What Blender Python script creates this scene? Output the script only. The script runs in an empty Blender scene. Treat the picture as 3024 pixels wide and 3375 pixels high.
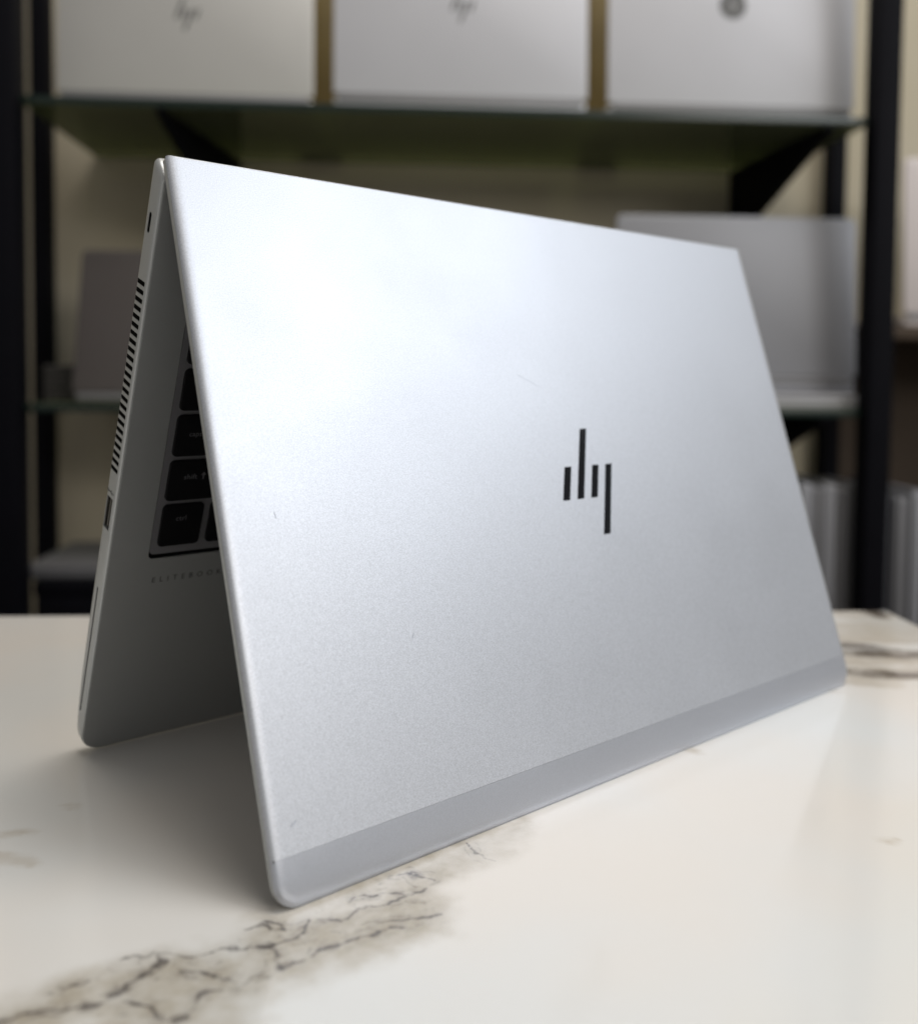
import bpy, bmesh, math, random
from mathutils import Vector, Matrix
random.seed(7)
scene = bpy.context.scene
COL = scene.collection

# ------------------------------------------------------------------ camera
cam_data = bpy.data.cameras.new('camera')
cam = bpy.data.objects.new('camera', cam_data)
COL.objects.link(cam)
R = Vector((.99800, -.06250, .00920)); F = Vector((.0629, .9968, -.0483)).normalized()
R = (R - F * R.dot(F)).normalized(); U = R.cross(F)
cam.matrix_world = Matrix(((R.x, U.x, -F.x, .0318), (R.y, U.y, -F.y, -.2644), (R.z, U.z, -F.z, .1507), (0, 0, 0, 1)))
cam_data.sensor_fit = 'HORIZONTAL'
cam_data.sensor_width = 36
cam_data.lens = 36 * 3192.9 / 3024
cam_data.shift_y = -287.5 / 3024
cam_data.clip_start = .01
cam_data.clip_end = 60
cam_data.dof.use_dof = True
cam_data.dof.focus_distance = .328
cam_data.dof.aperture_fstop = 7.0
scene.camera = cam

# ------------------------------------------------------------------ light
world = bpy.data.worlds.new('World')
scene.world = world
world.use_nodes = True
bgn = world.node_tree.nodes['Background']
bgn.inputs[0].default_value = (1.0, .97, .92, 1)
bgn.inputs[1].default_value = .26


def area(name, loc, target, sx, sy, power, col):
    l = bpy.data.lights.new(name, 'AREA')
    l.shape = 'RECTANGLE'; l.size = sx; l.size_y = sy; l.energy = power; l.color = col
    o = bpy.data.objects.new(name, l)
    o.location = loc
    o.rotation_euler = (Vector(target) - Vector(loc)).to_track_quat('-Z', 'Y').to_euler()
    COL.objects.link(o)
    return o


area('ceiling_or_fill_lamp', (2.05, -.40, 1.52), (.1, .1, .1), 1.45, 1.15, 22, (.92, .96, 1.0))
area('ceiling_or_fill_lamp', (.35, .05, 2.1), (.25, .75, .2), 1.0, .6, 22, (1.0, .94, .86))
area('ceiling_or_fill_lamp', (2.5, -2.2, 1.25), (.2, .9, .3), 1.4, .7, 26, (1.0, .95, .88))  # added fill lamp, no known source, brightens the wall under the glass shelf
scene.view_settings.view_transform = 'Standard'
scene.view_settings.look = 'None'
scene.view_settings.exposure = -.03
scene.view_settings.gamma = 1
scene.render.engine = 'CYCLES'

# ------------------------------------------------------------------ materials


def newmat(name):
    m = bpy.data.materials.new(name)
    m.use_nodes = True
    nt = m.node_tree
    return m, nt, nt.nodes['Principled BSDF']


def mat(name, col, rough=.5, metal=0, spec=.5, var=.0, vscale=20, bump=0, bscale=400, rvar=0, coat=0):
    m, nt, b = newmat(name)
    b.inputs['Base Color'].default_value = (*col, 1)
    b.inputs['Roughness'].default_value = rough
    b.inputs['Metallic'].default_value = metal
    b.inputs['Specular IOR Level'].default_value = spec
    b.inputs['Coat Weight'].default_value = coat
    tc = nt.nodes.new('ShaderNodeTexCoord')
    n = nt.nodes.new('ShaderNodeTexNoise')
    n.inputs['Scale'].default_value = vscale
    n.inputs['Detail'].default_value = 5
    nt.links.new(tc.outputs['Object'], n.inputs['Vector'])
    r = nt.nodes.new('ShaderNodeMapRange')
    r.inputs['To Min'].default_value = 1 - var
    r.inputs['To Max'].default_value = 1 + var
    nt.links.new(n.outputs['Fac'], r.inputs['Value'])
    mx = nt.nodes.new('ShaderNodeVectorMath'); mx.operation = 'SCALE'
    mx.inputs[0].default_value = col
    nt.links.new(r.outputs[0], mx.inputs['Scale'])
    nt.links.new(mx.outputs[0], b.inputs['Base Color'])
    if rvar:
        r2 = nt.nodes.new('ShaderNodeMapRange')
        r2.inputs['To Min'].default_value = rough - rvar
        r2.inputs['To Max'].default_value = rough + rvar
        nt.links.new(n.outputs['Fac'], r2.inputs['Value'])
        nt.links.new(r2.outputs[0], b.inputs['Roughness'])
    if bump:
        n2 = nt.nodes.new('ShaderNodeTexNoise')
        n2.inputs['Scale'].default_value = bscale
        n2.inputs['Detail'].default_value = 2
        nt.links.new(tc.outputs['Object'], n2.inputs['Vector'])
        bp = nt.nodes.new('ShaderNodeBump')
        bp.inputs['Strength'].default_value = bump
        bp.inputs['Distance'].default_value = .0002
        nt.links.new(n2.outputs['Fac'], bp.inputs['Height'])
        nt.links.new(bp.outputs[0], b.inputs['Normal'])
    return m


def silver(name, col, rough, metal, sparkle, bump):
    """bead-blasted metal: fine grain in tone and relief, faint handling smudges in the gloss"""
    m, nt, b = newmat(name)
    tc = nt.nodes.new('ShaderNodeTexCoord')
    g = nt.nodes.new('ShaderNodeTexNoise')
    g.inputs['Scale'].default_value = 2600; g.inputs['Detail'].default_value = .5
    s = nt.nodes.new('ShaderNodeTexNoise')
    s.inputs['Scale'].default_value = 16; s.inputs['Detail'].default_value = 6; s.inputs['Roughness'].default_value = .62
    sp = nt.nodes.new('ShaderNodeTexVoronoi')
    sp.inputs['Scale'].default_value = 55
    for n in (g, s, sp):
        nt.links.new(tc.outputs['Object'], n.inputs['Vector'])
    r = nt.nodes.new('ShaderNodeMapRange')
    r.inputs['From Min'].default_value = .25; r.inputs['From Max'].default_value = .75
    r.inputs['To Min'].default_value = 1 - sparkle; r.inputs['To Max'].default_value = 1 + sparkle
    nt.links.new(g.outputs['Fac'], r.inputs['Value'])
    # sparse dust specks: only the very centre of a few cells
    dm = nt.nodes.new('ShaderNodeMath'); dm.operation = 'LESS_THAN'; dm.inputs[1].default_value = .016
    nt.links.new(sp.outputs['Distance'], dm.inputs[0])
    wn = nt.nodes.new('ShaderNodeTexWhiteNoise')
    nt.links.new(sp.outputs['Color'], wn.inputs['Vector'])
    pick = nt.nodes.new('ShaderNodeMath'); pick.operation = 'GREATER_THAN'; pick.inputs[1].default_value = .93
    nt.links.new(wn.outputs['Value'], pick.inputs[0])
    dd = nt.nodes.new('ShaderNodeMath'); dd.operation = 'MULTIPLY'
    nt.links.new(dm.outputs[0], dd.inputs[0]); nt.links.new(pick.outputs[0], dd.inputs[1])
    mx = nt.nodes.new('ShaderNodeVectorMath'); mx.operation = 'SCALE'
    mx.inputs[0].default_value = col
    nt.links.new(r.outputs[0], mx.inputs['Scale'])
    mix = nt.nodes.new('ShaderNodeMix'); mix.data_type = 'RGBA'
    mix.inputs['B'].default_value = (.12, .11, .1, 1)
    nt.links.new(dd.outputs[0], mix.inputs['Factor'])
    nt.links.new(mx.outputs[0], mix.inputs['A'])
    nt.links.new(mix.outputs['Result'], b.inputs['Base Color'])
    r2 = nt.nodes.new('ShaderNodeMapRange')
    r2.inputs['To Min'].default_value = rough - .06; r2.inputs['To Max'].default_value = rough + .06
    nt.links.new(s.outputs['Fac'], r2.inputs['Value'])
    nt.links.new(r2.outputs[0], b.inputs['Roughness'])
    b.inputs['Metallic'].default_value = metal
    bp = nt.nodes.new('ShaderNodeBump')
    bp.inputs['Strength'].default_value = bump; bp.inputs['Distance'].default_value = .00015
    nt.links.new(g.outputs['Fac'], bp.inputs['Height'])
    nt.links.new(bp.outputs[0], b.inputs['Normal'])
    return m


M = {}
M['lid'] = silver('anodised_silver', (.535, .558, .61), .46, .82, .12, .08)
M['strip'] = silver('satin_antenna_plastic', (.49, .515, .575), .34, .62, .05, .08)
M['base'] = silver('anodised_neutral_silver', (.47, .485, .49), .42, .65, .04, .2)
M['plate'] = silver('keyboard_frame_metal', (.26, .26, .28), .45, .6, .03, .15)
M['key'] = mat('key_plastic', (.005, .005, .006), .6, spec=.1, var=.1, vscale=300)
M['legend'] = mat('legend_print', (.10, .10, .11), .6)
M['print'] = mat('dark_print', (.03, .03, .03), .4)
M['void'] = mat('cavity_shade_black', (.003, .003, .003), .8, spec=.03)  # flat black that paints depth shade into slots, ports and the keyboard gap
M['tongue'] = mat('port_tongue', (.10, .095, .085), .4, metal=.6)
M['mark'] = mat('black_mirror_emblem', (.006, .007, .010), .10, spec=.25, var=.2, vscale=300, rvar=.03)
M['scuff'] = mat('scuffed_metal', (.48, .51, .57), .47, metal=.68)
M['screen'] = mat('screen_glass', (.01, .01, .012), .25)
M['bezel'] = mat('bezel_plastic', (.02, .02, .02), .5)
M['black_metal'] = mat('black_powder_coat', (.004, .004, .006), .6, spec=.06, var=.2, vscale=40)
M['floor'] = mat('floor_vinyl', (.10, .085, .07), .6, var=.15, vscale=6)
M['carcass'] = mat('counter_side_laminate', (.06, .05, .045), .5, var=.15, vscale=8)
M['brown'] = mat('brown_carton', (.055, .035, .02), .7, var=.2, vscale=15)
M['paper'] = mat('printed_paper', (.42, .38, .37), .6, var=.15, vscale=30)


def wallmat():
    m, nt, b = newmat('cream_wall_paint')
    tc = nt.nodes.new('ShaderNodeTexCoord')
    n = nt.nodes.new('ShaderNodeTexNoise'); n.inputs['Scale'].default_value = 3.0; n.inputs['Detail'].default_value = 4
    nt.links.new(tc.outputs['Object'], n.inputs['Vector'])
    cr = nt.nodes.new('ShaderNodeValToRGB')
    cr.color_ramp.elements[0].color = (.46, .41, .29, 1); cr.color_ramp.elements[0].position = .3
    cr.color_ramp.elements[1].color = (.54, .49, .39, 1); cr.color_ramp.elements[1].position = .7
    nt.links.new(n.outputs['Fac'], cr.inputs[0]); nt.links.new(cr.outputs[0], b.inputs['Base Color'])
    b.inputs['Roughness'].default_value = .8
    return m


M['wall'] = wallmat()


def glassmat():
    m, nt, b = newmat('green_float_glass')
    nt.nodes.remove(b)
    out = nt.nodes['Material Output']
    tr = nt.nodes.new('ShaderNodeBsdfTransparent'); tr.inputs[0].default_value = (.62, .67, .50, 1)
    gl = nt.nodes.new('ShaderNodeBsdfGlossy'); gl.inputs['Roughness'].default_value = .06
    gl.inputs[0].default_value = (.66, .69, .55, 1)
    fr = nt.nodes.new('ShaderNodeFresnel'); fr.inputs[0].default_value = 1.6
    mx = nt.nodes.new('ShaderNodeMixShader')
    nt.links.new(fr.outputs[0], mx.inputs[0]); nt.links.new(tr.outputs[0], mx.inputs[1]); nt.links.new(gl.outputs[0], mx.inputs[2])
    du = nt.nodes.new('ShaderNodeBsdfDiffuse'); du.inputs[0].default_value = (.34, .38, .24, 1)   # pale haze painted in to brighten the glass underside
    m2 = nt.nodes.new('ShaderNodeMixShader'); m2.inputs[0].default_value = .24
    nt.links.new(mx.outputs[0], m2.inputs[1]); nt.links.new(du.outputs[0], m2.inputs[2])
    nt.links.new(m2.outputs[0], out.inputs[0])
    return m


M['glass'] = glassmat()
M['glass_edge'] = mat('ground_glass_edge', (.007, .018, .014), .3)

# ---- marble: stains and veins laid out in metres on the slab
STAIN = [(-.190, -.135, .006), (-.150, -.105, .010), (-.110, -.074, .013), (-.075, -.050, .012), (-.058, -.045, .012), (-.045, -.033, .013), (-.030, -.029, .0135), (-.012, -.024, .0115), (.000, -.014, .0110),
         (.012, -.008, .0110), (.026, -.001, .0105), (.037, .005, .0095), (.035, .018, .0090), (.050, .030, .0085), (.060, .036, .0040), (.072, .056, .005)]
STAIN_LOW = [(-.030, -.044, .012), (-.012, -.033, .010), (.004, -.024, .0085), (.020, -.0135, .0085), (.041, -.004, .009)]
STAIN_TOP = [(.003, .001, .007), (.014, .012, .009), (.030, .024, .009), (.046, .038, .007), (.060, .050, .004)]
STAIN2 = [[(-.0215, -.0309, .009), (-.012, -.046, .010)], [(.150, .1175, .003), (.1535, .1155, .0015)],
          [(-.0823, .0747, .0014), (-.0800, .0742, .0012)], [(-.100, .054, .0025), (-.088, .056, .0012)], [(-.095, .041, .003), (-.080, .0342, .0015)],
          [(.24, .300, .022), (.37, .290, .024)], [(.25, .215, .010), (.38, .214, .012)], [(.25, .24, .012), (.38, .245, .012)],
          [(.33, .335, .012), (.40, .30, .02)], [(.191, .039, .0012), (.195, .038, .001)], [(.2425, .188, .0012), (.248, .187, .001)],
          [(.262, .2, .005), (.278, .197, .005)]]
VEINS = [
    [(-.0383, -.0169), (-.0302, -.0148), (-.0204, -.0165), (-.0150, -.0143), (-.0095, -.0120), (-.0027, -.0132), (.0050, -.0088), (.0083, -.0042), (.0094, -.0004)],
    [(-.0293, -.0155), (-.0297, -.0197), (-.0322, -.0237), (-.0358, -.0308), (-.0405, -.0354), (-.0533, -.0363), (-.0601, -.0390)],
    [(-.0200, -.0435), (-.0182, -.0401), (-.0156, -.0366), (-.0151, -.0323), (-.0107, -.0304), (-.0062, -.0284), (-.0019, -.0240)],
    [(.0016, -.0182), (.0036, -.0225), (.0075, -.0191), (.0123, -.0149), (.0173, -.0120), (.0255, -.0091), (.0339, -.0057)],
    [(.0112, -.0009), (.0182, -.0005), (.0211, .0044), (.0283, .0063), (.0331, .0088), (.0390, .0135)],
    [(.0543, .0424), (.0600, .0337), (.0628, .0300)],
    [(.0298, .0216), (.0366, .0230), (.0433, .0184)],
    [(-.0092, -.0048), (-.0049, -.0029), (-.0015, -.0051), (.0014, -.0042), (-.0036, -.0009)],
    [(-.0330, -.0336), (-.0261, -.0371), (-.0212, -.0409), (-.0182, -.0401)],
    [(-.0515, -.0304), (-.0474, -.0284), (-.0441, -.0260)],
    [(-.0220, -.0224), (-.0163, -.0227), (-.0101, -.0257), (-.0056, -.0278)],
    [(-.0027, -.0130), (.0020, -.0182)],
    [(.0185, .0090), (.0266, .0121), (.0356, .0117), (.0407, .0150)],
    [(-.0601, -.0390), (-.085, -.055), (-.120, -.083), (-.150, -.104), (-.185, -.132)],
    [(-.0200, -.0435), (-.031, -.062), (-.058, -.078), (-.100, -.080)],
    [(.0269, -.0037), (.0363, -.0014), (.0451, .0011)],
]
WISPS = []
for v in VEINS:
    for (ax, ay), (bx_, by) in zip(v, v[1:]):
        for k in range(2):
            ox, oy = random.uniform(-.006, .006), random.uniform(-.005, .005)
            a = (ax + ox, ay + oy)
            b_ = (bx_ + ox + random.uniform(-.003, .003), by + oy + random.uniform(-.003, .003))
            WISPS.append([a, ((a[0] + b_[0]) / 2 + random.uniform(-.001, .001), (a[1] + b_[1]) / 2 + random.uniform(-.001, .001)), b_])
BOLD = [(-.0297, -.0197), (-.0322, -.0237), (-.0362, -.0305), (-.0027, -.0130), (-.0190, -.0405), (.0030, -.0215), (-.0155, -.0330), (-.0048, -.0030), (-.0420, -.0356), (.0366, .0228)]
BANDS = [[(.20, .272), (.262, .2745), (.292, .2675), (.307, .257), (.322, .246), (.36, .235)], [(.20, .224), (.262, .2215), (.282, .2128), (.2993, .2105), (.34, .214)],
         [(.20, .262), (.27, .256), (.305, .249), (.34, .246)], [(.345, .352), (.342, .336)]]


def marble():
    m, nt, b = newmat('polished_marble_porcelain')
    L = nt.links.new
    tc = nt.nodes.new('ShaderNodeTexCoord')

    def noise(scale, detail, rough=.5):
        n = nt.nodes.new('ShaderNodeTexNoise'); n.inputs['Scale'].default_value = scale
        n.inputs['Detail'].default_value = detail; n.inputs['Roughness'].default_value = rough
        L(tc.outputs['Object'], n.inputs['Vector'])
        return n.outputs['Fac']

    def math_(op, a, b_):
        n = nt.nodes.new('ShaderNodeMath'); n.operation = op
        for i, v in ((0, a), (1, b_)):
            if isinstance(v, float): n.inputs[i].default_value = v
            else: L(v, n.inputs[i])
        return n.outputs[0]

    def dist(name, nz, amp):
        """distance to the drawn marks, frayed by a fine noise"""
        a = nt.nodes.new('ShaderNodeAttribute'); a.attribute_name = name
        return math_('ADD', a.outputs['Fac'], math_('MULTIPLY', math_('SUBTRACT', nz, .5), amp))

    def ramp(v, lo, hi, to0=1., to1=0.):
        r = nt.nodes.new('ShaderNodeMapRange'); r.interpolation_type = 'SMOOTHSTEP'
        r.inputs['From Min'].default_value = lo; r.inputs['From Max'].default_value = hi
        r.inputs['To Min'].default_value = to0; r.inputs['To Max'].default_value = to1
        L(v, r.inputs['Value'])
        return r.outputs[0]

    def mul(a, b_): return math_('MULTIPLY', a, b_)
    n_mid = noise(45, 5, .6); n_fine = noise(260, 5, .65); n_big = noise(5, 3); n_grit = noise(650, 5, .6); n_cloud = noise(110, 5, .6)
    stain_d = dist('stain', n_fine, .006); small_d = dist('small', n_fine, .003)
    vein_d = dist('vein', n_grit, .0011); bold_d = dist('bold', n_grit, .0016); band_d = dist('band', n_fine, .006)
    stain = mul(ramp(stain_d, -.0080, .0062), mul(ramp(n_mid, .25, .7, .55, 1.0), ramp(n_cloud, .3, .65, .65, 1.)))
    small = mul(ramp(small_d, -.002, .003), ramp(n_mid, .3, .7, .5, 1.))
    thin = ramp(vein_d, .00005, .0009)
    vein = mul(mul(thin, ramp(n_fine, .33, .52, .12, 1.)), ramp(n_mid, .32, .6, .3, 1.))
    wisp_d = dist('wisp', n_grit, .0008)
    wisp = mul(mul(ramp(wisp_d, .0, .0007), ramp(n_fine, .40, .62, 0., 1.)), stain)
    halo = mul(ramp(vein_d, .0, .0065), ramp(n_fine, .36, .68, .12, .75))
    bold = mul(ramp(bold_d, .0, .0019), ramp(n_grit, .35, .6, .3, 1.))
    band = mul(ramp(band_d, .001, .010), ramp(n_mid, .3, .6, .45, 1.))

    def mixc(f, a, col):
        x = nt.nodes.new('ShaderNodeMix'); x.data_type = 'RGBA'
        L(f, x.inputs['Factor'])
        if isinstance(a, tuple): x.inputs['A'].default_value = (*a, 1)
        else: L(a, x.inputs['A'])
        x.inputs['B'].default_value = (*col, 1)
        return x.outputs['Result']
    c = mixc(ramp(n_big, .35, .65, 0., 1.), (.82, .785, .745), (.78, .80, .81))  # marble tone variation, its warm and cool tints strengthened to paint reflected bands
    c = mixc(mul(small, .5), c, (.44, .36, .25))
    c = mixc(mul(stain, .97), c, (.43, .385, .305))
    c = mixc(mul(halo, stain), c, (.30, .27, .23))
    c = mixc(mul(band, .9), c, (.075, .055, .04))
    c = mixc(mul(vein, .82), c, (.055, .048, .052))
    c = mixc(mul(wisp, .6), c, (.12, .10, .095))
    c = mixc(mul(bold, .75), c, (.05, .042, .045))
    L(c, b.inputs['Base Color'])
    L(ramp(n_mid, .3, .7, .10, .15), b.inputs['Roughness'])
    b.inputs['Specular IOR Level'].default_value = .8
    return m


M['marble'] = marble()

# ------------------------------------------------------------------ mesh helpers


def link(name, me, m, parent=None, mtx=None, kind=None):
    o = bpy.data.objects.new(name, me)
    if m is not None and not me.materials: me.materials.append(m)
    COL.objects.link(o)
    if parent is not None: o.parent = parent
    if mtx is not None: o.matrix_local = mtx
    if kind: o['kind'] = kind
    return o


def empty(name, loc, rz, label, cat, group=None):
    o = bpy.data.objects.new(name, None)
    o.location = loc; o.rotation_euler = (0, 0, rz)
    o['label'] = label; o['category'] = cat
    if group: o['group'] = group
    o.empty_display_size = .05
    COL.objects.link(o)
    return o


def finish(bm, angle=32):
    bmesh.ops.recalc_face_normals(bm, faces=bm.faces[:])
    me = bpy.data.meshes.new('mesh')
    bm.to_mesh(me); bm.free()
    for p in me.polygons: p.use_smooth = True
    me.set_sharp_from_angle(angle=math.radians(angle))
    return me


def box_bm(x0, x1, y0, y1, z0, z1, bev=0, seg=2, bm=None):
    b2 = bmesh.new()
    bmesh.ops.create_cube(b2, size=1)
    for v in b2.verts:
        v.co = Vector(((x0 + x1) / 2 + v.co.x * (x1 - x0), (y0 + y1) / 2 + v.co.y * (y1 - y0), (z0 + z1) / 2 + v.co.z * (z1 - z0)))
    if bev: bmesh.ops.bevel(b2, geom=b2.edges[:], offset=bev, segments=seg, affect='EDGES', profile=.5)
    if bm is None: return b2
    me = bpy.data.meshes.new('tmp'); b2.to_mesh(me); b2.free(); bm.from_mesh(me); bpy.data.meshes.remove(me)
    return bm


def box(*a, bev=0, seg=2):
    return finish(box_bm(*a, bev=bev, seg=seg))


def rrect(x0, x1, y0, y1, radii, n=8):
    """outline, counter-clockwise from lower left; radii for ll, lr, ur, ul"""
    pts = []
    for (cx, cy, a0), r in zip(((x0, y0, 180), (x1, y0, 270), (x1, y1, 0), (x0, y1, 90)), radii):
        sx = 1 if cx == x0 else -1; sy = 1 if cy == y0 else -1
        for k in range(n + 1):
            a = math.radians(a0 + 90 * k / n)
            pts.append((cx + sx * r + r * math.cos(a), cy + sy * r + r * math.sin(a)))
    return pts


def plate_bm(x0, x1, y0, y1, radii, rings, n=8, fn=None):
    """rings: list of (inset, z) from the bottom face up to the top face"""
    bm = bmesh.new()
    loops = []
    for ins, z in rings:
        o = rrect(x0 + ins, x1 - ins, y0 + ins, y1 - ins, [max(r - ins, .00005) for r in radii], n)
        vs = []
        for x, y in o:
            c = (x, y, z)
            if fn: c = fn(*c)
            vs.append(bm.verts.new(c))
        loops.append(vs)
    for a, b_ in zip(loops, loops[1:]):
        k = len(a)
        for i in range(k): bm.faces.new((a[i], a[(i + 1) % k], b_[(i + 1) % k], b_[i]))
    bm.faces.new(loops[0][::-1]); bm.faces.new(loops[-1])
    return bm


def prism(outline, z0, z1):
    bm = bmesh.new()
    a = [bm.verts.new((x, y, z0)) for x, y in outline]; b_ = [bm.verts.new((x, y, z1)) for x, y in outline]
    k = len(a)
    for i in range(k): bm.faces.new((a[i], a[(i + 1) % k], b_[(i + 1) % k], b_[i]))
    bm.faces.new(a[::-1]); bm.faces.new(b_)
    return finish(bm)


def boolean_cut(me, cutter_bm):
    o = bpy.data.objects.new('cut_target', me); COL.objects.link(o)
    cm = bpy.data.meshes.new('cutter'); bmesh.ops.recalc_face_normals(cutter_bm, faces=cutter_bm.faces[:]); cutter_bm.to_mesh(cm); cutter_bm.free()
    c = bpy.data.objects.new('cutter', cm); COL.objects.link(c)
    md = o.modifiers.new('cut', 'BOOLEAN'); md.operation = 'DIFFERENCE'; md.object = c; md.solver = 'EXACT'
    dg = bpy.context.evaluated_depsgraph_get(); dg.update()
    res = bpy.data.meshes.new_from_object(o.evaluated_get(dg))
    bpy.data.objects.remove(o); bpy.data.objects.remove(c)
    res.materials.clear()
    for p in res.polygons: p.use_smooth = True
    res.set_sharp_from_angle(angle=math.radians(32))
    return res


def text_mesh(body, size, spacing=1.0, extrude=.00002, shear=0):
    cu = bpy.data.curves.new('text', 'FONT')
    cu.body = body; cu.size = size; cu.space_character = spacing; cu.extrude = extrude; cu.resolution_u = 3; cu.shear = shear
    o = bpy.data.objects.new('text', cu); COL.objects.link(o)
    dg = bpy.context.evaluated_depsgraph_get(); dg.update()
    me = bpy.data.meshes.new_from_object(o.evaluated_get(dg))
    bpy.data.objects.remove(o); bpy.data.curves.remove(cu)
    me.materials.clear()
    return me


def frame(origin, ey, en):
    ex = Vector((1, 0, 0))
    return Matrix(((ex.x, ey.x, en.x, origin[0]), (ex.y, ey.y, en.y, origin[1]), (ex.z, ey.z, en.z, origin[2]), (0, 0, 0, 1)))


T = Matrix.Translation
mm = .001

# ------------------------------------------------------------------ setting
wm = link('wall', box(-3, 3, 1.353, 1.45, -.75, 2.4), M['wall'], kind='structure')
fl = link('floor', box(-3, 3, -1.5, 1.45, -.80, -.751), M['floor'], kind='structure')

# ------------------------------------------------------------------ counter with marble slab
tbl = empty('counter', (0, 0, -.75), 0, 'counter with polished white marble top, brown and black veins, under the tented laptop', 'counter')
inv = T((0, 0, .75))


def marble_slab(x0, x1, y0, y1, z0):
    """slab whose top is a grid that carries the distance of each point to the drawn marks"""
    import numpy as np
    from mathutils import noise as mn

    def axis(a, b_, f0, f1, fine, coarse):
        o = [a]
        while o[-1] < b_ - 1e-9:
            o.append(min(b_, o[-1] + (fine if f0 <= o[-1] < f1 else coarse)))
        return np.array(o)
    xs = axis(x0, x1, -.085, .085, .0005, .004); ys = axis(y0, y1, -.062, .052, .0005, .004)
    X, Y = np.meshgrid(xs, ys)
    X = X.ravel(); Y = Y.ravel(); n = len(X)
    w1 = np.zeros((n, 2)); w2 = np.zeros((n, 2))
    for i in range(n):
        if Y[i] < -.2: continue
        v = Vector((X[i], Y[i], .37))
        a = mn.noise_vector(v * 60); b_ = mn.noise_vector(v * 150); c = mn.noise_vector(v * 420)
        w1[i] = (a.x * .006 + b_.x * .003, a.y * .006 + b_.y * .003)
        w2[i] = (b_.x * .0019 + c.x * .0009, b_.y * .0019 + c.y * .0009)

    def field(segs, w):
        d = np.full(n, 1.)
        px = X + w[:, 0]; py = Y + w[:, 1]
        for (ax, ay), (bx_, by), r in segs:
            ux, uy = bx_ - ax, by - ay
            h = np.clip(((px - ax) * ux + (py - ay) * uy) / max(1e-12, ux * ux + uy * uy), 0, 1)
            d = np.minimum(d, np.hypot(px - ax - h * ux, py - ay - h * uy) - r)
        return d
    cap = lambda a, b_: ((a[0], a[1]), (b_[0], b_[1]), (a[2] + b_[2]) / 2)
    F_ = {'stain': field([cap(a, b_) for a, b_ in zip(STAIN, STAIN[1:])] + [cap(*STAIN2[0])] + [cap(a, b_) for a, b_ in zip(STAIN_TOP, STAIN_TOP[1:])] + [cap(a, b_) for a, b_ in zip(STAIN_LOW, STAIN_LOW[1:])], w1),
          'small': field([cap(*q) for q in STAIN2[1:]], w2),
          'vein': field([(a, b_, 0) for v in VEINS for a, b_ in zip(v, v[1:])], w2),
          'wisp': field([(a, b_, 0) for v in WISPS for a, b_ in zip(v, v[1:])], w2),
          'bold': field([(a, (a[0] + .0014, a[1] + .0008), .0006) for a in BOLD], w2),
          'band': field([(a, b_, .0008) for v in BANDS for a, b_ in zip(v, v[1:])], w1 * .6)}
    nx, ny = len(xs), len(ys)
    verts = np.stack([X, Y, np.zeros(n)], 1)
    ii = np.arange(nx * (ny - 1)).reshape(ny - 1, nx)[:, :-1].ravel()
    faces = np.stack([ii, ii + 1, ii + 1 + nx, ii + nx], 1).tolist()
    rim = [i for i in range(nx)] + [nx - 1 + nx * k for k in range(1, ny)] + [nx * (ny - 1) + i for i in range(nx - 2, -1, -1)] + [nx * k for k in range(ny - 2, 0, -1)]
    low = verts[rim].copy(); low[:, 2] = z0
    # eased arris: the rim vertices drop a little
    verts[rim, 2] = -.0012
    k = len(rim)
    faces += [(rim[i], n + i, n + (i + 1) % k, rim[(i + 1) % k]) for i in range(k)]
    faces.append([n + k - 1 - i for i in range(k)])
    me = bpy.data.meshes.new('marble_top')
    me.from_pydata(np.concatenate([verts, low]).tolist(), [], faces)
    for nm, d in F_.items():
        at = me.attributes.new(nm, 'FLOAT', 'POINT')
        at.data.foreach_set('value', np.concatenate([d, np.full(k, 1.)]).astype(np.float32))
    return me


link('marble_top', marble_slab(-.75, .3535, -.75, .350, -.030), M['marble'], tbl, inv)
link('cabinet', box(-.70, .30, -.45, .30, -.75, -.0305, bev=.003), M['carcass'], tbl, inv)

# ------------------------------------------------------------------ display rack
rack = empty('display_rack', (0, 1.2, -.75), 0, 'black metal display rack with green glass shelves behind the counter', 'rack')
rinv = T((0, -1.2, .75))
SH_F, SH_B = 1.036, 1.349
for x0, x1, y0, y1 in ((-.502, -.458, 1.020, 1.060), (.672, .706, 1.020, 1.056), (-.548, -.520, 1.318, 1.348), (.745, .773, 1.318, 1.348)):
    link('post', box(x0, x1, y0, y1, -.75, 1.15, bev=.002), M['black_metal'], rack, rinv)


def glass_shelf(z):
    s = link('glass_shelf', box(-.455, .668, SH_F + .002, SH_B, z - .010, z), M['glass'], rack, rinv)
    link('ground_edge', box(-.455, .668, SH_F, SH_F + .0015, z - .010, z, bev=.0004), M['glass_edge'], s)
    return s


for z in (.510, .112): glass_shelf(z)
M['ochre'] = mat('ochre_wood', (.15, .105, .03), .55, var=.2, vscale=25)
for x in (-.092, .361): link('upright_slat', box(x - .032, x + .032, 1.332, 1.348, .5105, 1.15, bev=.002), M['ochre'], rack, rinv)


def bracket(xf, xw, ztop, h):
    """thin triangular gusset from the wall to the front of the shelf"""
    bm = bmesh.new()
    t = .004
    prof = [(SH_F + .004, ztop, xf), (SH_F + .004, ztop - .008, xf), (SH_B, ztop - h, xw), (SH_B, ztop, xw)]
    a = [bm.verts.new((x - t, y, z)) for y, z, x in prof]; b_ = [bm.verts.new((x + t, y, z)) for y, z, x in prof]
    for i in range(4): bm.faces.new((a[i], a[(i + 1) % 4], b_[(i + 1) % 4], b_[i]))
    bm.faces.new(a[::-1]); bm.faces.new(b_)
    link('bracket', finish(bm), M['black_metal'], rack, rinv)


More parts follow.
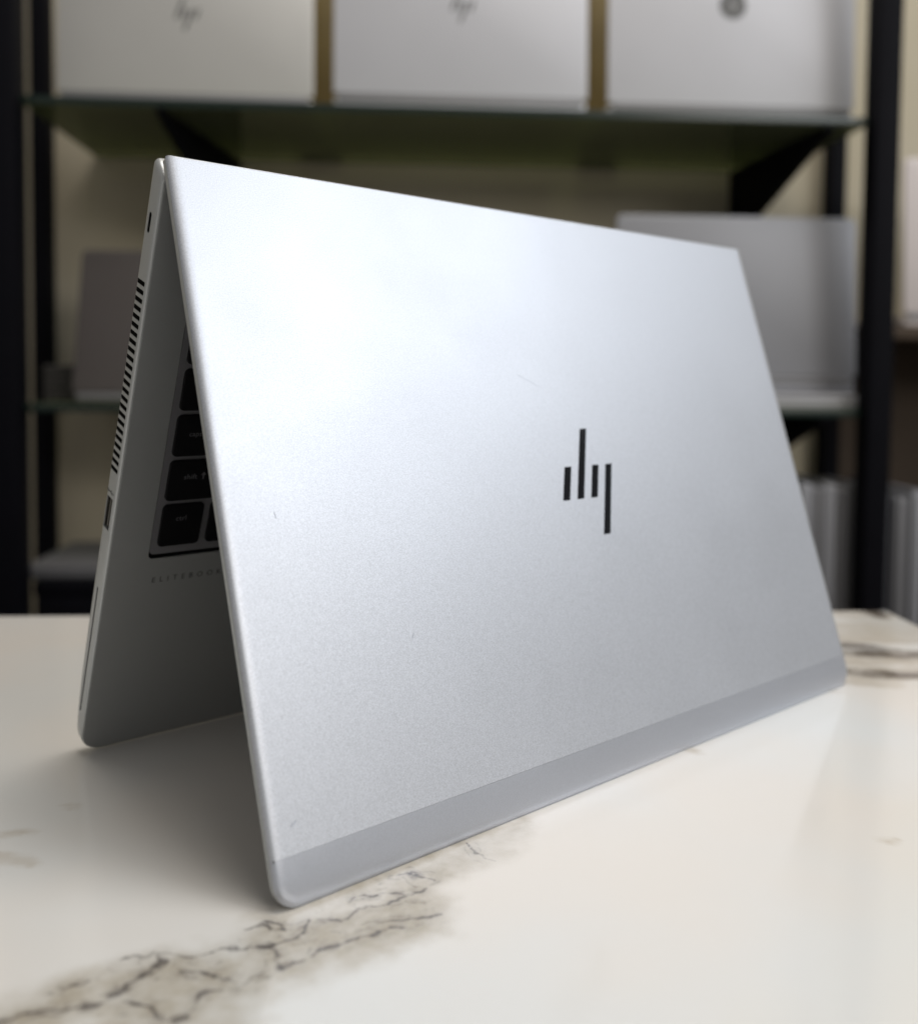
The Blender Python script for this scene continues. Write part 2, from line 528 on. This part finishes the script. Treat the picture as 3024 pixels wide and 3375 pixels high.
bracket(-.281, -.228, .4995, .16)
bracket(.618, .588, .4995, .13)
bracket(-.281, -.228, .1015, .14)
bracket(.618, .588, .1015, .14)
link('bottom_shelf', box(-.455, .668, 1.03, 1.345, -.250, -.225, bev=.002), M['black_metal'], rack, rinv)
link('cross_bar', box(-.456, .670, 1.022, 1.034, -.300, -.255, bev=.001), M['black_metal'], rack, rinv)

# ------------------------------------------------------------------ background laptops
silvers = {}


def shopsilver(key, col, rough=.55):
    if key not in silvers: silvers[key] = mat('shop_silver_' + key, col, rough, metal=.30, var=.05, vscale=9)
    return silvers[key]


def hp_bars(h):
    """four slanted bars of the emblem, upright; h = height of the short bar; centred on the origin"""
    sl = .36; w = .31 * h; x = -1.1 * h; out = []
    for k, (lo, hi) in enumerate(((0, 2.17), (0, 1), (-1.15, 1), (0, 1))):
        x0 = (-.98 + k * .625) * h
        out.append([(x0 + sl * (lo - .5) * h, (lo - .5) * h), (x0 + w + sl * (lo - .5) * h, (lo - .5) * h),
                    (x0 + w + sl * (hi - .5) * h, (hi - .5) * h), (x0 + sl * (hi - .5) * h, (hi - .5) * h)])
    return out


def open_laptop(x, y, z, w, h, tilt, m, label, group=None, emblem=None, base_d=.225, base_h=.017, rz=0, logo_z=None):
    """laptop opened with its back to the viewer: base lies behind the upright lid. x = centre, y = lid foot"""
    e = empty('open_laptop', (x, y, z), rz, label, 'laptop', group)
    bm = plate_bm(-w / 2, w / 2, 0, base_d, [.008] * 4, [(.003, 0), (.0005, .003), (0, .006), (0, base_h - .002), (.0008, base_h)], n=5)
    link('base', finish(bm), m, e)
    link('keyboard', box(-w / 2 + .02, w / 2 - .02, .03, .13, base_h + .0003, base_h + .0012), M['key'], e)
    link('hinge', box(-w / 2 + .006, w / 2 - .006, -.003, .0065, base_h - .006, base_h + .0035, bev=.002), shopsilver('hinge', (.22, .22, .23)), e)
    ey = Vector((0, -math.sin(tilt), math.cos(tilt))); en = Vector((0, -math.cos(tilt), -math.sin(tilt)))
    mt = frame((0, .004, base_h + .004), ey, en)
    bm = plate_bm(-w / 2, w / 2, 0, h, [.003, .003, .009, .009], [(.001, 0), (0, .001), (0, .0035), (.0006, .0046), (.0016, .005)], n=5)
    lid = link('lid', finish(bm), m, e, mt)
    link('screen', box(-w / 2 + .008, w / 2 - .008, .010, h - .008, -.0005, -.0001), M['screen'], lid)
    if emblem:
        lz = logo_z if logo_z is not None else h / 2
        if emblem == 'bars':
            for pl in hp_bars(.0135):
                link('emblem_bar', prism([(a, lz + b_) for a, b_ in pl], .0050, .0053), shopsilver('emblem', (.12, .12, .12), .3), lid)
        else:
            ds = [(.019 * math.cos(k * math.pi / 20), lz + .019 * math.sin(k * math.pi / 20)) for k in range(40)]
            link('emblem_disc', prism(ds, .0050, .0053), shopsilver('emblem', (.12, .12, .12), .3), lid)
            for pl in hp_bars(.0066):
                link('emblem_bar', prism([(a, lz + b_) for a, b_ in pl], .0054, .0056), shopsilver('emblem_light', (.36, .36, .36), .3), lid)
    return e


GT = 'open laptops on the upper glass shelf'
open_laptop(-.257, 1.088, .5102, .342, .235, math.radians(-2), shopsilver('warm', (.50, .495, .48)), 'grey laptop with slanted bar emblem on upper glass shelf beside black post and dark bracket', GT, 'bars', logo_z=.108)
open_laptop(.116, 1.088, .5102, .350, .245, math.radians(-2), shopsilver('cool', (.53, .535, .57)), 'silver laptop with slanted bar emblem, middle one on the upper glass shelf', GT, 'bars', logo_z=.124, base_h=.024)
open_laptop(.496, 1.088, .5102, .352, .245, math.radians(-2), shopsilver('cool', (.53, .535, .57)), 'silver laptop with round emblem on its lid on the upper glass shelf', GT, 'disc', logo_z=.140, base_h=.021)
cl = None


def closed_laptop(x, y, z, w, d, h, m, label, group=None, rz=0):
    e = empty('closed_laptop', (x, y, z), rz, label, 'laptop', group)
    bm = plate_bm(-w / 2, w / 2, -d / 2, d / 2, [.008] * 4, [(.003, 0), (.0005, .003), (0, .005), (0, h * .62), (.0006, h * .64)], n=4)
    link('base', finish(bm), m, e)
    bm = plate_bm(-w / 2, w / 2, -d / 2, d / 2, [.008] * 4, [(.0006, h * .70), (0, h * .72), (0, h - .001), (.001, h)], n=4)
    link('lid', finish(bm), m, e)
    link('gap_gasket', box(-w / 2 + .004, w / 2 - .004, -d / 2 + .004, d / 2 - .004, h * .639, h * .701), M['bezel'], e)
    return e


closed_laptop(.512, 1.170, .1122, .345, .230, .020, shopsilver('mid', (.40, .40, .42)), 'closed grey laptop on lower glass shelf under the lone open grey laptop')
open_laptop(.512, 1.088, .1324, .347, .228, math.radians(-3), shopsilver('slate', (.30, .305, .33)), 'open grey laptop set on a closed grey one on the lower glass shelf', base_h=.020)
open_laptop(-.240, 1.088, .1122, .344, .205, math.radians(-14), shopsilver('taupe', (.10, .088, .085)), 'taupe grey open laptop on lower glass shelf, lid leaning back, beside dark stack', base_h=.010)
for k in range(3):
    closed_laptop(-.300, 1.225, .1122 + k * .0172, .33, .20, .017, shopsilver('dark', (.055, .052, .05)), ('bottom', 'middle', 'topmost')[k] + ' dark closed laptop of the stack behind the taupe laptop', 'stack of dark closed laptops')
# things on the bottom shelf
e = empty('carton', (-.36, 1.17, -.2248), 0, 'black flat carton on the bottom shelf under a grey closed laptop', 'box')
link('carton_body', box(-.09, .17, -.12, .12, 0, .080, bev=.002), M['black_metal'], e)
link('carton_lid', box(-.092, .172, -.122, .122, .0805, .098, bev=.002), M['black_metal'], e)
closed_laptop(-.345, 1.165, -.1266, .25, .20, .018, shopsilver('dim', (.17, .17, .18)), 'grey closed laptop lying on a black carton on the bottom shelf')


def upright_laptop(x, y, z, th, d, h, m, label, group, rz=0):
    e = empty('upright_laptop', (x, y, z), rz, label, 'laptop', group)
    bm = plate_bm(-d / 2, d / 2, 0, h, [.008] * 4, [(.001, 0), (0, .001), (0, th * .34), (.0006, th * .36)], n=4)
    mt = Matrix(((0, 0, 1, 0), (1, 0, 0, 0), (0, 1, 0, 0), (0, 0, 0, 1)))
    link('lid', finish(bm), m, e, mt)
    bm = plate_bm(-d / 2, d / 2, 0, h, [.008] * 4, [(.0006, th * .42), (0, th * .44), (0, th - .003), (.002, th)], n=4)
    link('base', finish(bm), m, e, mt)
    bm = plate_bm(-d / 2 + .004, d / 2 - .004, .004, h - .004, [.006] * 4, [(0, th * .35), (0, th * .43)], n=3)
    link('gap_gasket', finish(bm), M['bezel'], e, mt)
    return e


GU = 'laptops filed upright on the bottom shelf'
for k in range(4):
    upright_laptop(.598 + k * .0175, 1.17, -.2248, .0165, .225, .232 - .004 * (k % 2), shopsilver(('slate', 'dim', 'slate', 'dim')[k], (.17, .17, .18)),
                   ('lighter grey closed laptop filed upright on the bottom shelf, farthest from the black post', 'dark grey closed laptop filed upright on the bottom shelf between two lighter ones',
                    'lighter grey closed laptop filed upright on the bottom shelf between two dark ones', 'dark grey closed laptop filed upright on the bottom shelf right beside the black post')[k], GU)
# second unit to the right of the rack
side = empty('side_rack', (.95, 1.2, -.75), 0, 'dark side shelf unit beyond the right black rack post', 'shelf')
sinv = T((-.95, -1.2, .75))
for z in (-.245, .232): link('shelf_board', box(.722, 1.25, 1.09, 1.345, z - .02, z, bev=.002), M['brown'], side, sinv)
link('back_panel', box(.775, 1.25, 1.340, 1.350, -.74, .211), M['brown'], side, sinv)
for x in (.722, 1.228): link('side_leg', box(x, x + .02, 1.3, 1.345, -.75, -.266, bev=.001), M['brown'], side, sinv)
for x in (1.13,): link('upright', box(x, x + .02, 1.10, 1.335, -.2449, .2119, bev=.001), M['brown'], side, sinv)
open_laptop(.952, 1.14, .2322, .34, .232, math.radians(-3), shopsilver('pink', (.60, .55, .54)), 'pale pinkish laptop on the side unit beyond the right rack post')
for k in range(4):
    upright_laptop(.738 + k * .026, 1.215, -.2448, .0165 + .004 * (k % 2), .21, .236 - .008 * (k % 2), shopsilver(('slate', 'dim', 'slate', 'dim')[k], (.17, .17, .18)),
                   ('thin lighter grey laptop filed upright on the side unit, next to the black rack post', 'thick dark grey laptop filed upright on the side unit, second from the rack post',
                    'thin lighter grey laptop filed upright on the side unit between two thick dark ones', 'thick dark grey laptop filed upright on the side unit, farthest from the rack post')[k], 'laptops filed upright on the side unit')

# ------------------------------------------------------------------ the tented laptop
A = .3086; B = .3604; YB = .1544; W = .326; LD = .2325; TH = .6533
lap = empty('tented_laptop', (0, 0, .0004), TH, 'silver laptop standing like a tent on the marble counter, black bar emblem on lid', 'laptop')
LM = frame((0, 0, 0), Vector((0, math.sin(A), math.cos(A))), Vector((0, -math.cos(A), math.sin(A))))
DM = frame((0, YB, 0), Vector((0, -math.sin(B), math.cos(B))), Vector((0, -math.cos(B), -math.sin(B))))
LT = .0042
SCUFFS = [([(136.8, 159.4), (143.1, 156.7), (146.9, 154.6), (149.0, 154.4), (150.9, 155.2)], .000025),
          ([(18.3, 113.4), (18.7, 111.6)], .00030), ([(7.8, 22.4), (8.8, 22.7), (9.6, 23.3)], .00022), ([(62.3, 67.0), (63.4, 68.4)], .00015), ([(5.6, 225.9), (5.9, 225.4)], .0003)]
S0 = .0145


def lid_shape(x, y, z):
    if y > LD - .009: y = LD - (LD - y) * .22
    if y < S0: z -= .0013 * ((S0 - y) / S0) ** 2
    return (x, y, z)


def lid_bm():
    return plate_bm(0, W, 0, LD, [.0085, .0085, .0016, .0016],
                    [(.0006, -.00155), (.0002, -.0015), (.0001, -.0013), (.0003, -.0009), (.0007, -.00055), (.0013, -.00028), (.0022, -.0001), (.0034, 0), (.0045, 0), (.0080, 0)], n=10, fn=lid_shape)


bm = lid_bm()
geo = bm.verts[:] + bm.edges[:] + bm.faces[:]
r = bmesh.ops.bisect_plane(bm, geom=geo, plane_co=(0, S0 + .00003, 0), plane_no=(0, 1, 0), clear_inner=True)
bmesh.ops.holes_fill(bm, edges=[e for e in bm.edges if e.is_boundary])
# seat for the emblem bars is cut into the panel
bars = []
for k, (lo, hi) in enumerate(((0, 1), (0, 2.15), (0, 1), (-1.14, 1))):
    h = .0136; sl = .360
    x0 = .1478 + k * .00838
    f = lambda v: .1069 + v * h
    bars.append([(x0 + sl * lo * h, f(lo)), (x0 + .00415 + sl * lo * h, f(lo)), (x0 + .00415 + sl * hi * h, f(hi)), (x0 + sl * hi * h, f(hi))])
cut = bmesh.new()
for o in bars:
    me = prism(o, -.0006, .002); cut.from_mesh(me)
lid_me = boolean_cut(finish(bm, 40), cut)
lid = link('lid', lid_me, M['lid'], lap, LM)
bm = lid_bm()
bmesh.ops.bisect_plane(bm, geom=bm.verts[:] + bm.edges[:] + bm.faces[:], plane_co=(0, S0 - .00003, 0), plane_no=(0, 1, 0), clear_outer=True)
bmesh.ops.holes_fill(bm, edges=[e for e in bm.edges if e.is_boundary])
link('antenna_strip', finish(bm, 40), M['strip'], lap, LM)
link('seam', box(.0008, W - .0008, S0 - .0004, S0 + .0004, -.0014, -.0006), M['bezel'], lid)
for o in bars:
    c = [(sum(p[0] for p in o) / 4), (sum(p[1] for p in o) / 4)]
    q = [(c[0] + (p[0] - c[0]) * .985, c[1] + (p[1] - c[1]) * .996) for p in o]
    link('emblem_bar', prism(q, -.0005, -.00012), M['mark'], lid)
link('lid_frame', finish(plate_bm(0, W, 0, LD, [.0085, .0085, .0016, .0016], [(.0012, -LT), (.0004, -LT + .0003), (0, -LT + .0008), (0, -.0018), (.0002, -.0016)], n=10,
                                    fn=lambda x, y, z: (x, y, z - (.0010 * ((S0 - y) / S0) ** 2 if y < S0 and z > -.002 else 0)))), M['base'], lap, LM)
# handling marks: a hair-fine curved scratch and small scuffs on the lid
for pts, w in SCUFFS:
    o_ = [(x * mm, y * mm + w) for x, y in pts] + [(x * mm, y * mm - w) for x, y in pts[::-1]]
    link('scuff_mark', prism(o_, -.00001, .00002), M['scuff'], lid)
bz = link('screen_bezel', box(.002, W - .002, .004, LD - .008, -LT - .0009, -LT - .00002, bev=.0003), M['bezel'], lap, LM)
link('screen', box(.009, W - .009, .012, LD - .024, -LT - .0011, -LT - .00092), M['screen'], bz)


# base with keyboard deck
def base_shape(x, y, z):
    k = .25 + .75 * (1 - math.exp(-max(y, 0) / .012))
    z2 = z * k if z < -.0006 else z
    if y > .2285: y -= .0046 * (1 - min(1, -z / .0075))
    return (x, y, z2)


bm = bmesh.new()
rings = [(.0030, -.0096), (.0016, -.0094), (.0006, -.0089), (.0001, -.0082), (0, -.0072), (0, -.0050), (0, -.0030), (0, -.0010), (.0001, -.0005), (.0004, -.00012), (.0009, 0), (.0013, 0), (.0030, 0)]
NX = []


def base_outline(ins):
    x0, x1, y0, y1 = ins, W - ins, ins, .2341 - ins
    pts = []
    o = rrect(x0, x1, y0, y1, [max(r - ins, .00005) for r in (.009, .009, .0022, .0022)], 10)
    for i, p in enumerate(o):
        q = o[(i + 1) % len(o)]
        pts.append(p)
        L_ = math.hypot(q[0] - p[0], q[1] - p[1])
        if L_ > .15 and abs(q[0] - p[0]) < 1e-6:
            for y in (.012, .016, .022, .03, .04, .055, .075, .110, .150, .190, .215) if q[1] > p[1] else (.215, .190, .150, .110, .075, .055, .04, .03, .022, .016, .012):
                pts.append((p[0], y))
    return pts


loops = [[bm.verts.new(base_shape(x, y, z)) for x, y in base_outline(ins)] for ins, z in rings]
for a, b_ in zip(loops, loops[1:]):
    k = len(a)
    for i in range(k): bm.faces.new((a[i], a[(i + 1) % k], b_[(i + 1) % k], b_[i]))
bm.faces.new(loops[-1])
# underside: strips across
lo = loops[0]
left = sorted([v for v in lo if v.co.x < W / 2], key=lambda v: v.co.y); right = sorted([v for v in lo if v.co.x >= W / 2], key=lambda v: v.co.y)
for i in range(len(left) - 1): bm.faces.new((left[i], left[i + 1], right[i + 1], right[i]))
base_me = finish(bm, 32)
cut = bmesh.new()
me = finish(plate_bm(.0158, .3102, .0856, .1930, [.0022] * 4, [(0, -.0026), (0, .003)], n=5)); cut.from_mesh(me)
me = finish(plate_bm(.108, .218, .0110, .0720, [.002] * 4, [(0, -.0007), (0, .003)], n=4)); cut.from_mesh(me)
vents = []
for k in range(24):
    s = .19235 - k * (.07005 / 23)
    vents.append(s)


def side_cut(s0, s1, d0, d1, r, depth=.004):
    """rounded slot through the left wall: s along the base, d below the deck"""
    o = rrect(s0, s1, d0, d1, [r] * 4, 4)
    b2 = bmesh.new()
    a = [b2.verts.new((-.002, s, d)) for s, d in o]; c = [b2.verts.new((depth, s, d)) for s, d in o]
    k = len(a)
    for i in range(k): b2.faces.new((a[i], a[(i + 1) % k], c[(i + 1) % k], c[i]))
    b2.faces.new(a[::-1]); b2.faces.new(c)
    m_ = finish(b2); cut.from_mesh(m_)


def side_block(name, s0, s1, d0, d1, r, x0, x1, m, parent):
    o = rrect(s0, s1, d0, d1, [r] * 4, 4)
    b2 = bmesh.new()
    a = [b2.verts.new((x0, s, d)) for s, d in o]; c = [b2.verts.new((x1, s, d)) for s, d in o]
    k = len(a)
    for i in range(k): b2.faces.new((a[i], a[(i + 1) % k], c[(i + 1) % k], c[i]))
    b2.faces.new(a[::-1]); b2.faces.new(c)
    return link(name, finish(b2), m, parent)


VH = .00084
for s in vents: side_cut(s - VH, s + VH, -.0083, -.0019, .0004)
side_cut(.2095, .2165, -.0063, -.0042, .0009)
side_cut(.0981, .1109, -.0078, -.0026, .0003, .010)
side_cut(.0170, .0733, -.0052, -.0041, .0003)
base_me = boolean_cut(base_me, cut)
base = link('base', base_me, M['base'], lap, DM)
for s in vents: side_block('vent_slot', s - VH + .00002, s + VH - .00002, -.00828, -.00192, .00038, .0002, .0038, M['void'], base)  # solid black blocks fill slots and ports, inner shade put into their colour
side_block('lock_slot', .20952, .21648, -.00628, -.00422, .0009, .0002, .0038, M['void'], base)
side_block('card_slot', .01702, .07328, -.00518, -.00412, .0003, .0002, .0038, M['void'], base)
side_block('usb_port', .09812, .11088, -.00778, -.00262, .0003, .0010, .0098, M['void'], base)
side_block('usb_tongue', .0990, .1100, -.0058, -.0044, .0002, .0005, .00098, M['tongue'], base)
for s0, s1, d0, d1 in ((.0983, .1107, -.0077, -.0074), (.0983, .1107, -.0030, -.0027)):
    side_block('usb_shell', s0, s1, d0, d1, .0001, .0004, .00098, M['tongue'], base)
# superspeed symbol printed beside the port (a line, arrow head, branches, two letters)
ic = bmesh.new()


def sidequad(pts):
    vs = [ic.verts.new((-.00003, s, d)) for s, d in pts]
    ic.faces.new(vs)


def sline(a, b_, w=.00016):
    dx, dy = b_[0] - a[0], b_[1] - a[1]; L_ = math.hypot(dx, dy); nx, ny = -dy / L_ * w, dx / L_ * w
    sidequad([(a[0] + nx, a[1] + ny), (a[0] - nx, a[1] - ny), (b_[0] - nx, b_[1] - ny), (b_[0] + nx, b_[1] + ny)])


S = .1130
sline((S, -.0066), (S, -.0029))
sidequad([(S - .0005, -.0030), (S + .0005, -.0030), (S, -.0022)])
sline((S, -.0056), (S + .0006, -.0049)); sline((S + .0006, -.0049), (S + .0006, -.0042))
sline((S, -.0050), (S - .0006, -.0043)); sline((S - .0006, -.0043), (S - .0006, -.0037))
sidequad([(S - .0003, -.0069), (S + .0003, -.0069), (S + .0003, -.0063), (S - .0003, -.0063)])
for c in (-.0083, -.0075):
    sline((S + .0005, c), (S + .0005, c + .0005), .00010); sline((S + .0005, c), (S, c), .00010); sline((S, c), (S, c + .0005), .00010)
    sline((S, c + .0005), (S - .0005, c + .0005), .00010); sline((S - .0005, c), (S - .0005, c + .0005), .00010)
me = bpy.data.meshes.new('usb_symbol'); ic.to_mesh(me); ic.free()
link('usb_symbol', me, M['print'], base)
# product lettering on the palm rest
tm = text_mesh('ELITEBOOK', .0033, 1.92)
link('lettering', tm, M['print'], lap, DM @ T((.0187, .0750, .00003)) @ Matrix.Diagonal((1.0, 1, 1, 1)))
tp = link('touchpad', finish(plate_bm(.1083, .2177, .0113, .0717, [.0018] * 4, [(0, -.0007), (0, -.0002), (.0002, -.0001)], n=4)), M['plate'], lap, DM)
link('keyboard_gap_shade', finish(plate_bm(.01582, .31018, .08562, .19298, [.0021] * 4, [(0, -.0026), (0, -.0007)], n=5)), M['void'], lap, DM)  # added black plate, paints the shade in the gap around the keyboard
kb = link('keyboard', finish(plate_bm(.0161, .3099, .0874, .1928, [.002] * 4, [(0, -.00068), (0, -.00025), (.0001, -.0001)], n=5)), M['plate'], lap, DM)
UX = .0194; GAP = .0027
rows = [(.0909, .0178, [1, 1, 1, 1, 5, 1, 1, 1, 1, 1, 1]), (.1103, .0167, [2.25] + [1] * 10 + [2.75]), (.1287, .0166, [1.75] + [1] * 11 + [2.25]),
        (.1471, .0162, [1.5] + [1] * 12 + [1.5]), (.1650, .0155, [1] * 13 + [2]), (.1823, .0085, [.9375] * 16)]
cache = {}
for s0, hh, ws in rows:
    x = .0185
    for wd in ws:
        wk = wd * UX - GAP
        key = (round(wk, 5), hh)
        if key not in cache:
            cache[key] = finish(plate_bm(0, wk, 0, hh, [.0019] * 4, [(0, 0), (0, .0007), (.00025, .00095), (.0007, .00102)], n=4))
            cache[key].materials.append(M['key'])
        o = link('key', cache[key], None, kb)
        o.location = (x, s0, -.0001)
        x += wd * UX
ZK = .00096
for body, size, x, s in (('ctrl', .0030, .0241, .1019), ('shift', .0030, .0245, .1193), ('caps lock', .0028, .0238, .1370)):
    link('key_legend', text_mesh(body, size, 1.05), M['legend'], kb, T((x, s, ZK)))
ar = prism([(.0321, .1190), (.0327, .1190), (.0327, .1207), (.0335, .1207), (.0324, .1220), (.0313, .1207), (.0321, .1207)], ZK, ZK + .00003)
link('key_legend', ar, M['legend'], kb)
# hinge barrel joining the two halves
hb = bmesh.new()
bmesh.ops.create_cone(hb, cap_ends=True, segments=20, radius1=.0027, radius2=.0027, depth=.25, matrix=T((.163, .0775, .2158)) @ Matrix.Rotation(math.pi / 2, 4, 'Y'))
link('hinge', finish(hb), M['bezel'], lap)
